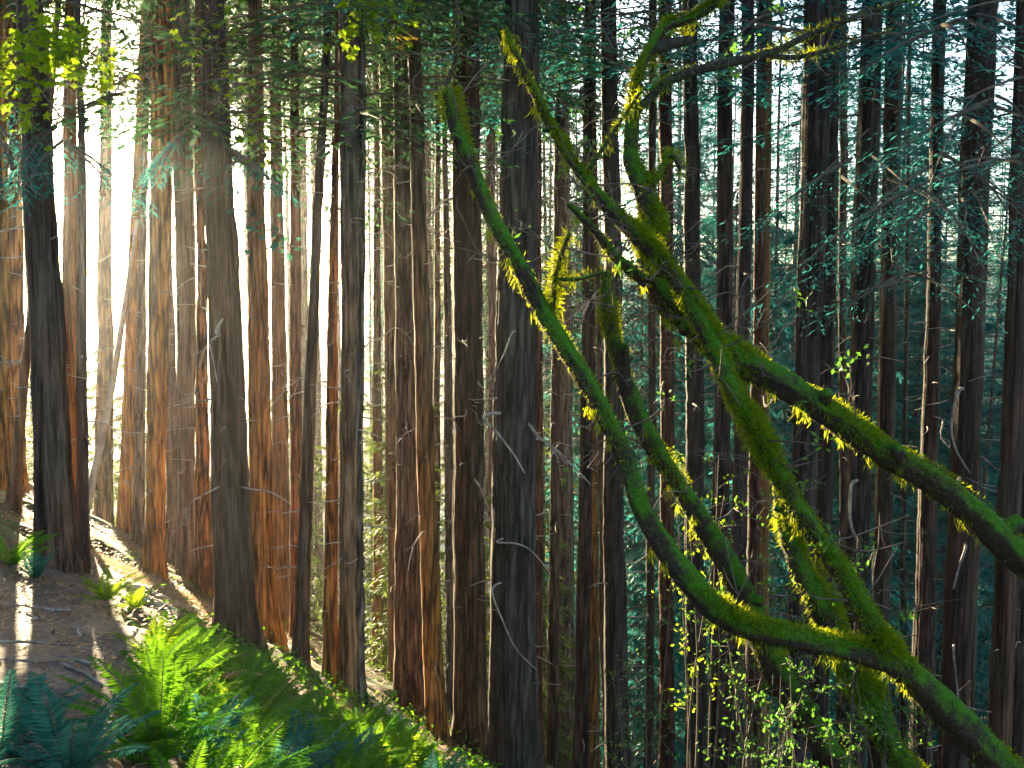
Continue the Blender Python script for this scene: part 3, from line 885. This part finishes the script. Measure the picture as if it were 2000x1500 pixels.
M2 = limb_tree('thick mossy limb reaching in from the picture edge, bent upward at its end', [
    [(2180, 1230, 5.9, 52), (2000, 1095, 5.8, 45), (1900, 1000, 5.7, 42), (1800, 925, 5.6, 39), (1700, 865, 5.6, 37), (1600, 795, 5.6, 35), (1500, 735, 5.6, 35), (1420, 690, 5.6, 37), (1340, 620, 5.6, 38), (1285, 565, 5.65, 32), (1262, 510, 5.7, 23),
     (1270, 430, 5.75, 23), (1255, 370, 5.8, 23), (1230, 310, 5.85, 19), (1232, 240, 5.9, 17), (1242, 150, 5.9, 15), (1268, 92, 5.95, 14), (1300, 52, 6.0, 13), (1350, 36, 6.0, 12), (1402, 0, 6.0, 11), (1450, -60, 6, 9)],
    [(1262, 105, 5.95, 13), (1295, 88, 5.95, 14), (1340, 80, 5.95, 12), (1352, 78, 5.95, 7)],
    [(1238, 225, 5.9, 10), (1290, 172, 5.9, 11), (1345, 143, 5.9, 12), (1420, 125, 5.9, 12), (1500, 107, 5.9, 11), (1580, 70, 5.9, 9), (1660, 38, 5.9, 7), (1800, -10, 5.9, 5)],
    [(1500, 110, 5.9, 7), (1560, 112, 5.9, 6), (1640, 92, 5.9, 5), (1740, 60, 5.9, 3)],
    [(1262, 552, 5.6, 16), (1200, 500, 5.55, 13), (1160, 450, 5.5, 10), (1110, 400, 5.5, 7)],
    [(1330, 330, 5.8, 6), (1310, 300, 5.8, 7), (1285, 345, 5.75, 8), (1262, 375, 5.75, 9)],
], 4.0, 22, dark_limbs=(1, 2, 3))
M3 = limb_tree('sunlit yellow-mossed stem standing close behind the forked tree', [
    [(1840, 1640, 5.8, 40), (1740, 1450, 5.9, 33), (1690, 1340, 6, 31), (1640, 1240, 6, 30), (1590, 1150, 6, 29), (1555, 1070, 6.1, 26), (1532, 990, 6.2, 17), (1515, 935, 6.2, 8)],
], 3.0, 23, 2.0, shag=1.5)
M4 = limb_tree('dark mossy stem running behind the long limb of the forked tree', [
    [(1700, 1620, 6.5, 42), (1600, 1440, 6.5, 37), (1520, 1310, 6.5, 34), (1450, 1160, 6.5, 30), (1390, 1050, 6.5, 27), (1340, 970, 6.5, 26), (1280, 880, 6.5, 25), (1235, 790, 6.5, 22), (1205, 690, 6.5, 18), (1185, 600, 6.5, 13), (1180, 530, 6.5, 7)],
    [(1232, 800, 6.5, 10), (1226, 740, 6.5, 9), (1222, 670, 6.45, 7)],
], 4.0, 24, .7)

# ------------------------------------------------------------------ ferns
FROND = []
for i in range(4):
    rg = np.random.default_rng(600 + i)
    mb = MB()
    n = 34
    t = np.linspace(0, 1, n)
    arch = rg.uniform(.25, .5)
    pts = np.stack([t * (1 - .12 * t), np.sin(t * 2 + i) * .03, .12 * t - arch * t ** 2.2], 1)
    tube(mb, pts[::3], np.linspace(.007, .002, len(pts[::3])), 4, mat=1)
    k = np.arange(3, n)
    for sgn in (1, -1):
        tk = t[k]
        prof = np.clip(np.sin(np.pi * np.clip(.15 + .85 * tk, 0, 1)) ** .6, .05, 1) * .155
        tan = norm(np.gradient(pts, axis=0))[k]
        side = np.tile(np.array([0, sgn, 0.]), (len(k), 1))
        dr = side + tan * .42 - UP * rg.uniform(.02, .28, len(k))[:, None] + rg.normal(0, .05, (len(k), 3))
        leaves(mb, pts[k], dr, tan, prof * rg.uniform(.85, 1.1, len(k)), .030, 0, .08, .35)
    FROND.append(mb.mesh('frond', [M_FERN, M_TWIG]))

def fern(x, y, size, label, rg, mat=None, group=None, count=None):
    z = float(gz(x, y)) + .02
    t = thing('sword_fern', label, 'fern', (x, y, z), group)
    nf = count or rg.integers(11, 17)
    a0 = rg.uniform(0, 6.28)
    for k in range(nf):
        az = a0 + k * 2.399 + rg.normal(0, .2)
        s = size * rg.uniform(.7, 1.15)
        o = obj('frond', FROND[rg.integers(4)], t, (0, 0, 0), (rg.normal(0, .25), -rg.uniform(.45, 1.15), az), s)
        if rg.random() < .07: set_mat(o, M_LITTER); o.rotation_euler[1] = -rg.uniform(-.1, .25); o['label'] = 'withered brown frond'
        elif mat: set_mat(o, mat)
    return t

rgf = np.random.default_rng(71)
# the ones that stand out
for px, py, size, label, mat in [
    (205, 1180, .42, 'sunlit yellow-green fern beside the upper end of the trail', M_MAPLE),
    (262, 1196, .36, 'bright low fern at the edge of the sunlit patch', M_MAPLE),
    (485, 1500, .75, 'vivid green fern with upright fronds at the bottom edge', M_FERN),
    (10, 1500, .50, 'bluish fern arching over the trail in the bottom corner', M_FERNB),
    (140, 1550, .48, 'bluish fern beside the trail at the very bottom edge', M_FERNB),
    (22, 1110, .55, 'small bright fern on the uphill bank above the trail', M_FERN),
    (70, 1135, .45, 'tiny bluish fern on the uphill bank near the broad grey trunk', M_FERNB),
    (745, 1290, .55, 'distant fern at the foot of the thin brown trunk', M_MAPLE)]:
    h = hit(px, py)
    fern(h[0], h[1], size, label, rgf, mat)
pos = []
poly = [(140, 1225), (200, 1262), (290, 1266), (390, 1310), (520, 1372), (640, 1440), (760, 1490), (900, 1580), (900, 1700), (300, 1700), (230, 1500), (190, 1350)]
def inside(x, y):
    c = False
    for (x0, y0), (x1, y1) in zip(poly, poly[1:] + poly[:1]):
        if (y0 > y) != (y1 > y) and x < (x1 - x0) * (y - y0) / (y1 - y0) + x0: c = not c
    return c
tries = 0
while len(pos) < 170 and tries < 8000:
    tries += 1
    px, py = rgf.uniform(120, 900), rgf.uniform(1190, 1680)
    if not inside(px, py): continue
    h = hit(px, py)
    dd, _, _ = trail_info(h[0], h[1])
    if float(dd) < .72: continue
    if any(math.hypot(h[0] - a, h[1] - b) < .26 for a, b in pos): continue
    pos.append((h[0], h[1]))
    m = [M_FERN, M_FERN, M_FERN, M_FERN, M_FERN, M_FERN, M_FERN, M_FERNB, M_MAPLE][rgf.integers(9)]
    fern(h[0], h[1], rgf.uniform(.36, .64), 'green sword fern in the thicket on the slope below the trail', rgf, m, 'ferns in the thicket below the trail')

# ground cover and litter
def ground_scatter(name, n, mat, lo, hi, l, w, seed, lift, flat, where):
    rg = np.random.default_rng(seed)
    mb = MB()
    x = rg.uniform(lo[0], hi[0], n * 3); y = rg.uniform(lo[1], hi[1], n * 3)
    k = where(x, y, rg)
    x, y = x[k][:n], y[k][:n]
    z = gz(x, y) + rg.uniform(0, 1, len(x)) ** 2 * lift + .02
    a = rg.uniform(0, 6.283, len(x))
    d = np.stack([np.cos(a), np.sin(a), rg.normal(0, flat, len(x))], 1)
    leaves(mb, np.stack([x, y, z], 1), d, np.cross(d, UP) + rg.normal(0, flat, (len(x), 3)), rg.uniform(.6, 1.4, len(x)) * l, w, 0, .1)
    o = obj(name, mb.mesh(name, [mat])); o['kind'] = 'stuff'
    o['label'] = {'leaf_litter': 'brown leaf litter strewn over the trail and slope', 'ground_cover': 'low green ground cover between the ferns'}[name]
    o['category'] = 'litter' if name == 'leaf_litter' else 'ground cover'
def not_trail(x, y, rg):
    d, _, _ = trail_info(x, y)
    return (d > .72 + rg.uniform(0, .5, len(x))) & (fbm(x, y, [(2.0, 1.0)], 9) > -.45) & ((y < 11.5) | (rg.random(len(x)) < .18)) & (x > np.interp(y, [-4, 3, 7, 11, 13, 17], [-1, -2, -4.2, -5.6, -6, -5]))
ground_scatter('ground_cover', 20000, M_FERN, (-6.5, 3), (1.5, 17), .06, .034, 81, .28, .35, not_trail)
ground_scatter('leaf_litter', 30000, M_LITTER, (-10, 3), (2, 19), .075, .022, 82, .03, .15, lambda x, y, rg: rg.random(len(x)) < .5)

# ------------------------------------------------------------------ fallen logs by the sunlit patch
def log(label, a, b, r, seed, mat=None):
    rg = np.random.default_rng(seed)
    A = hit(*a); B = hit(*b); A[2] += r * .45; B[2] += r * .45
    n = 40
    pts = catmull([A, (A * 2 + B) / 3 + rg.normal(0, .05, 3), (A + B * 2) / 3 + rg.normal(0, .05, 3), B], n)
    pts[:, 2] = np.maximum(pts[:, 2], gz(pts[:, 0], pts[:, 1]) + r * .3)
    mb = MB()
    tube(mb, pts, r * (1 - .25 * np.linspace(0, 1, n)), 24, 1 + wander_noise(n, 24, [3, 5, 8], [.05, .05, .04], .15, rg))
    o = obj('fallen_log', mb.mesh('fallen_log', [mat or M_PALE], True, A), None, A)
    o['label'] = label; o['category'] = 'log'
log('pale fallen log lying across the sunlit patch', (205, 1152), (385, 1196), .055, 91)
log('short pale fallen log below the longer one at the sunlit patch', (245, 1178), (345, 1200), .05, 92)
log('thin fallen pole along the slope edge under the orange-footed trunk', (715, 1375), (870, 1475), .06, 93)

# ------------------------------------------------------------------ shrubs with small bright leaves near the mossy limbs
def shrub(label, px, py, d, spread, n_stem, n_leaf, seed, h=1.2, mat=None):
    """stems from the ground up to the pixel's point, leafy near the top"""
    rg = np.random.default_rng(seed)
    c = P(px, py, d)
    gx, gy = c[0] + .1, c[1] + .1
    g = np.array([gx, gy, float(gz(gx, gy))])
    t = thing('huckleberry_shrub', label, 'shrub', g)
    st = MB(); lf = MB()
    for k in range(n_stem):
        tip = c + rg.normal(0, 1, 3) * np.array([spread, spread * .6, spread * 1.2])
        b0 = g + rg.normal(0, .08, 3) * np.array([1, 1, 0])
        mid = b0 * .5 + tip * .5 + rg.normal(0, .14, 3)
        pp = catmull([b0, mid, tip], 18)
        tube(st, pp, np.linspace(.013, .003, 18), 5)
        m = n_leaf // n_stem
        for j in range(8):
            i0 = rg.integers(10, 18)
            e = pp[i0] + rg.normal(0, 1, 3) * np.array([.16, .12, .12])
            q = catmull([pp[i0], (pp[i0] + e) / 2 + rg.normal(0, .02, 3), e], 6)
            tube(st, q, np.linspace(.004, .0015, 6), 4)
            mm = m // 8
            ii = rg.integers(1, 6, mm)
            p = q[ii] + rg.normal(0, .018, (mm, 3))
            dr = rg.normal(0, 1, (mm, 3)) + np.array([0, 0, .2])
            leaves(lf, p, dr, rg.normal(0, 1, (mm, 3)) * np.array([1, 1, .4]), rg.uniform(.022, .05, mm), rg.uniform(.014, .024, mm), 0, .12)
    obj('stem', st.mesh('stem', [M_TWIG], True, g), t)
    obj('foliage', lf.mesh('foliage', [mat or M_HUCK], False, g), t)
shrub('leafy shrub top with bright leaves behind the mossy limbs', 1355, 930, 6.9, .16, 5, 480, 31, mat=M_MAPLE)
shrub('grey-stemmed shrub with few leaves between the limb and the sunlit stem', 1450, 1090, 6.8, .26, 7, 420, 32)
shrub('low shrub with light leaves under the long mossy limb', 1490, 1340, 6.2, .14, 4, 300, 33)
shrub('shrub tangled around the sunlit yellow-mossed stem', 1650, 1260, 5.7, .24, 7, 900, 34)
shrub('shrub with pale leaves at the bottom edge beside the mossed stem', 1590, 1470, 5.6, .14, 4, 300, 35)
shrub('wispy shrub with tiny leaves beside the slim dark tree with stubs', 1240, 1310, 9.0, .2, 5, 420, 36)
shrub('tall wispy shrub reaching the upper bend of the mossy limb', 1500, 1000, 6.6, .2, 5, 360, 37)

# ------------------------------------------------------------------ leafy broadleaf sprays and hemlock boughs on named trees
def leafy_branch(idx, pts_px, n, size, mat, seed, spread=.16):
    """broad-leaved branch growing out of tree idx"""
    t, base, ax, prof, d, _ = NAMED[idx]
    rg = np.random.default_rng(seed)
    c = np.array([P(*p) for p in pts_px])
    s0 = (c[0] - base).dot(ax)
    c = np.vstack([base + ax * (s0 - .3), c])
    q = catmull(c, 30)
    mb = MB()
    tube(mb, q, np.linspace(.014, .003, 30), 5, mat=1)
    for k in range(n):
        i = rg.integers(10, 30)
        p = q[i] + rg.normal(0, 1, 3) * np.array([spread, spread, spread * .8])
        dv = np.array([rg.normal(0, 1), rg.normal(0, .6), -rg.uniform(.1, .8)])
        maple_leaf(mb, p, dv, np.array([rg.normal(0, .5), -.5 + rg.normal(0, .4), 1.0]), size * rg.uniform(.6, 1.2), 0, rg)
        if k % 3 == 0:
            tube(mb, catmull([q[i], (q[i] + p) / 2 + rg.normal(0, .02, 3), p], 4), np.linspace(.004, .002, 4), 4, mat=1)
    obj('leafy_branch', mb.mesh('leafy_branch', [mat, M_TWIG], False, base), t)

def bough(idx, px0, px1, d1, nst, seed, mat, droop=.12, per=7, ll=.075, lw=.016):
    t, base, ax, prof, d, _ = NAMED[idx]
    rg = np.random.default_rng(seed)
    a = P(*px0, d); s0 = (a - base).dot(ax); a = base + ax * s0
    b = P(*px1, d1)
    v = b - a
    mb = MB()
    L = np.linalg.norm(v)
    conifer_branch(mb, a, math.atan2(v[1], v[0]), L, droop, v[2] / max(.1, math.hypot(v[0], v[1])) + droop, rg, nst, ll, lw, per)
    for k in range(5):   # second-order boughs
        f = rg.uniform(.3, .85); p = a + v * f
        conifer_branch(mb, p, math.atan2(v[1], v[0]) + rg.choice([-1, 1]) * rg.uniform(.5, .9), L * .4, .25, v[2] / L, rg, nst // 2, ll, lw, per)
    me = mb.mesh('needle_bough', [mat, M_TWIG], False, base)
    obj('needle_bough', me, t)

leafy_branch(0, [(60, 60, 9.5), (110, 90, 9), (170, 130, 8.6)], 154, .16, M_MAPLE, 41)
leafy_branch(0, [(40, 100, 9.5), (20, 120, 9), (-30, 150, 8.6)], 88, .15, M_MAPLE, 42)
leafy_branch(0, [(60, 180, 9.6), (30, 205, 9), (60, 230, 8.8)], 57, .13, M_MAPLE, 43)
leafy_branch(0, [(75, 90, 9.8), (130, 110, 9.4), (195, 150, 9.2)], 90, .13, M_MAPLE, 40, .2)
leafy_branch(0, [(75, 60, 9.8), (150, 60, 9.4), (180, 110, 9.2)], 60, .13, M_MAPLE, 39, .16)
leafy_branch(13, [(430, 40, 10.5), (385, 60, 10), (380, 90, 9.8)], 48, .13, M_MAPLE, 44)
leafy_branch(13, [(440, 150, 10.5), (480, 210, 10), (515, 300, 9.8)], 66, .12, M_MAPLE, 45)
leafy_branch(13, [(450, 400, 11), (520, 440, 10.5), (570, 470, 10.3)], 39, .12, M_FERNB, 46)
leafy_branch(19, [(690, -40, 11), (710, 20, 10.5), (690, 80, 10.3)], 101, .15, M_MAPLE, 47)
leafy_branch(19, [(700, -20, 11), (760, 30, 10.5), (790, 20, 10.3)], 88, .15, M_MAPLE, 48)
leafy_branch(23, [(790, 60, 13), (785, 80, 12), (782, 100, 11.8)], 22, .14, M_GOLD, 49, .08)
bough(13, (415, 190), (300, 330), 10.4, 18, 51, M_TEAL)
bough(13, (420, 250), (470, 330), 9.4, 16, 52, M_TEAL)
bough(11, (352, 150), (420, 300), 13.5, 16, 53, M_TEAL)
bough(9, (316, 120), (200, 210), 11.0, 18, 54, M_GREEN)
bough(0, (60, 150), (150, 330), 8.6, 18, 55, M_TEAL)
bough(0, (50, 120), (-40, 330), 8.8, 16, 56, M_TEAL)
bough(50, (1908, 180), (1760, 420), 9.4, 22, 57, M_TEAL)
bough(50, (1908, 300), (1980, 330), 8.8, 18, 58, M_TEAL)
bough(52, (1995, 150), (1840, 260), 9.2, 22, 59, M_TEAL)
bough(52, (1995, 300), (1800, 440), 9.6, 22, 60, M_TEAL)
bough(52, (1995, 0), (1800, 60), 9.6, 22, 61, M_TEAL)
bough(46, (1706, 250), (1600, 420), 10.6, 20, 62, M_TEAL)
bough(46, (1706, 300), (1800, 440), 10.6, 20, 63, M_TEAL)
bough(49, (1823, 480), (1760, 560), 11.5, 18, 64, M_TEAL)

def pale_branch(idx, pts_px, w0, w1, name='dead_branch', mat=None, off=.12):
    """a dead branch that follows the photograph's curve, in front of tree idx"""
    t, base, ax, prof, d, _ = NAMED[idx]
    c = np.array([P(a, b, d - off - .05 * k) for k, (a, b) in enumerate(pts_px)])
    s0 = (c[0] - base).dot(ax)
    c = np.vstack([base + ax * s0, c])
    q = catmull(c, 26)
    mb = MB(); tube(mb, q, np.linspace(w0, w1, 26), 8, 1 + wander_noise(26, 8, [2, 3], [.08, .06], .2, np.random.default_rng(idx)))
    obj(name, mb.mesh(name, [mat or M_DEAD], True, base), t)
pale_branch(13, [(424, 650), (428, 634), (436, 622)], .032, .012, 'branch_stub', M_DEAD, .22)
pale_branch(13, [(410, 665), (416, 700), (424, 745)], .012, .006, off=.3)
pale_branch(46, [(1664, 945), (1660, 985), (1662, 1025), (1672, 1050)], .028, .018, off=.3)
pale_branch(50, [(1872, 765), (1858, 830), (1868, 880), (1895, 925)], .030, .012, off=.3)
pale_branch(50, [(1871, 940), (1880, 985)], .024, .012, off=.3)
pale_branch(50, [(1886, 1068), (1872, 1110), (1862, 1150)], .024, .012, off=.3)
pale_branch(50, [(1862, 1270), (1868, 1330), (1876, 1400)], .022, .010, off=.3)
pale_branch(28, [(945, 812), (975, 850), (1005, 890), (1025, 925)], .022, .008, off=.4)
pale_branch(28, [(970, 1058), (1010, 1062), (1040, 1078), (1075, 1120)], .014, .006, off=.4)
pale_branch(28, [(962, 1150), (985, 1220), (1010, 1270), (1050, 1310)], .014, .006, off=.4)
pale_branch(28, [(1000, 650), (985, 690), (955, 745)], .014, .006, off=.4)
pale_branch(36, [(1262, 1118), (1235, 1117), (1215, 1120)], .016, .010)
pale_branch(36, [(1262, 1085), (1240, 1100), (1225, 1095)], .014, .008)
pale_branch(36, [(1262, 1203), (1235, 1205), (1222, 1203)], .016, .010)
pale_branch(13, [(490, 955), (530, 962), (568, 985)], .014, .006, off=.3)

def strip_scatter(name, label, path, n, half, seed):
    """pale dry blades added along a line to brighten the sunlit ground"""
    rg = np.random.default_rng(seed)
    pp = np.array([hit(*q)[:2] for q in path])
    k = rg.integers(0, len(pp) - 1, n); f = rg.random(n)[:, None]
    xy = pp[k] * (1 - f) + pp[k + 1] * f + rg.normal(0, half, (n, 2))
    z = gz(xy[:, 0], xy[:, 1])
    a = rg.uniform(0, 6.283, n)
    d = np.stack([np.cos(a), np.sin(a), rg.uniform(.1, 1.2, n)], 1)
    mb = MB()
    leaves(mb, np.c_[xy, z], d, np.stack([-np.sin(a), np.cos(a), 0 * a], 1), rg.uniform(.03, .10, n), rg.uniform(.006, .018, n), 0, .1)
    o = obj(name, mb.mesh(name, [M_SUNSTRAW])); o['kind'] = 'stuff'; o['label'] = label; o['category'] = 'grass'
M_SUNSTRAW = mat_leaf('sun_bright_straw', (0.34, 0.24, 0.13), (0.62, 0.50, 0.32), 0.45, None, 0.0)  # pale blades added to stand in for bright sun on the ground
strip_scatter('sun_patch_straw', 'pale dry grass and needles added to brighten the sunlit patch', [(188, 1095), (235, 1118), (290, 1140), (350, 1165), (405, 1195)], 13000, .38, 111)
strip_scatter('sun_patch_straw', 'pale dry needles added as a bright strip along the slope edge under the trunks', [(415, 1225), (520, 1285), (600, 1330), (690, 1385), (780, 1430), (880, 1480)], 8000, .26, 112)

rgt = np.random.default_rng(120)
for k, (px, py) in enumerate([(60, 1210), (110, 1290), (150, 1240), (30, 1300), (95, 1350), (170, 1330), (130, 1195), (25, 1190), (70, 1265)]):
    h = hit(px, py); a = rgt.uniform(0, 6.28); l = rgt.uniform(.12, .32)
    q = np.array([[h[0] + math.cos(a) * l * f, h[1] + math.sin(a) * l * f, 0] for f in (-1, -.3, .4, 1)]); q[1:3, :2] += rgt.normal(0, .03, (2, 2))
    q[:, 2] = gz(q[:, 0], q[:, 1]) + .025
    mb = MB(); tube(mb, catmull(q, 14), np.linspace(.012, .006, 14), 6)
    o = obj('fallen_twig', mb.mesh('fallen_twig', [M_DEAD], True, h), None, h)
    o['label'] = 'short dead twig lying on the dirt trail'; o['category'] = 'twig'; o['group'] = 'twigs fallen on the trail'

# ------------------------------------------------------------------ leaning snag in the glare
rg = np.random.default_rng(95)
a = P(272, 430, 14.0); b = P(197, 830, 14.0); ax_ = (a - b) / np.linalg.norm(a - b)
g = b.copy()
for _ in range(40):
    g = g - ax_ * (g[2] - float(gz(g[0], g[1]))) * .6
t = thing('leaning_snag', 'bare thin dead pole leaning across the brightest glare', 'dead tree', g)
n = 50; Ls = np.linalg.norm(a - g)
mb = MB(); s = np.linspace(-.3, Ls, n)
tube(mb, ax_[None] * s[:, None] + np.stack([.05 * np.sin(s * .7), .03 * np.sin(s), 0 * s], 1), np.linspace(.075, .025, n), 12, 1 + wander_noise(n, 12, [2, 3, 5], [.05, .04, .03], .2, rg))
obj('trunk', mb.mesh('trunk', [M_PALE], True), t)
for f, sc_ in ((.9, .8), (.75, .6), (.6, .7)):
    obj('dead_branch', DEAD[rg.integers(8)], t, ax_ * Ls * f, (0, rg.uniform(-.5, .2), rg.uniform(0, 6.28)), sc_)

# ------------------------------------------------------------------ haze
mb = MB()
lo = np.array([-230., -25., -150.]); hi = np.array([230., 330., 75.])
v = np.array([(x, y, z) for x in (lo[0], hi[0]) for y in (lo[1], hi[1]) for z in (lo[2], hi[2])])
mb.add(v, [(0, 1, 3, 2), (4, 6, 7, 5), (0, 4, 5, 1), (2, 3, 7, 6), (0, 2, 6, 4), (1, 5, 7, 3)])
hm, nt, out = newmat('haze_air')
pv = nt.nodes.new('ShaderNodeVolumePrincipled')
pv.inputs['Color'].default_value = (0.95, 0.96, 1.0, 1)
pv.inputs['Density'].default_value = HAZE_DENSITY
pv.inputs['Anisotropy'].default_value = 0.78
nt.links.new(pv.outputs[0], out.inputs['Volume'])
if HAZE_DENSITY > 0:
    ho = obj('haze', mb.mesh('haze', [hm])); ho['kind'] = 'stuff'
print('fillers', fill_n, 'objects', len(SC.objects), 'quads', sum(len(m.polygons) for m in bpy.data.meshes))
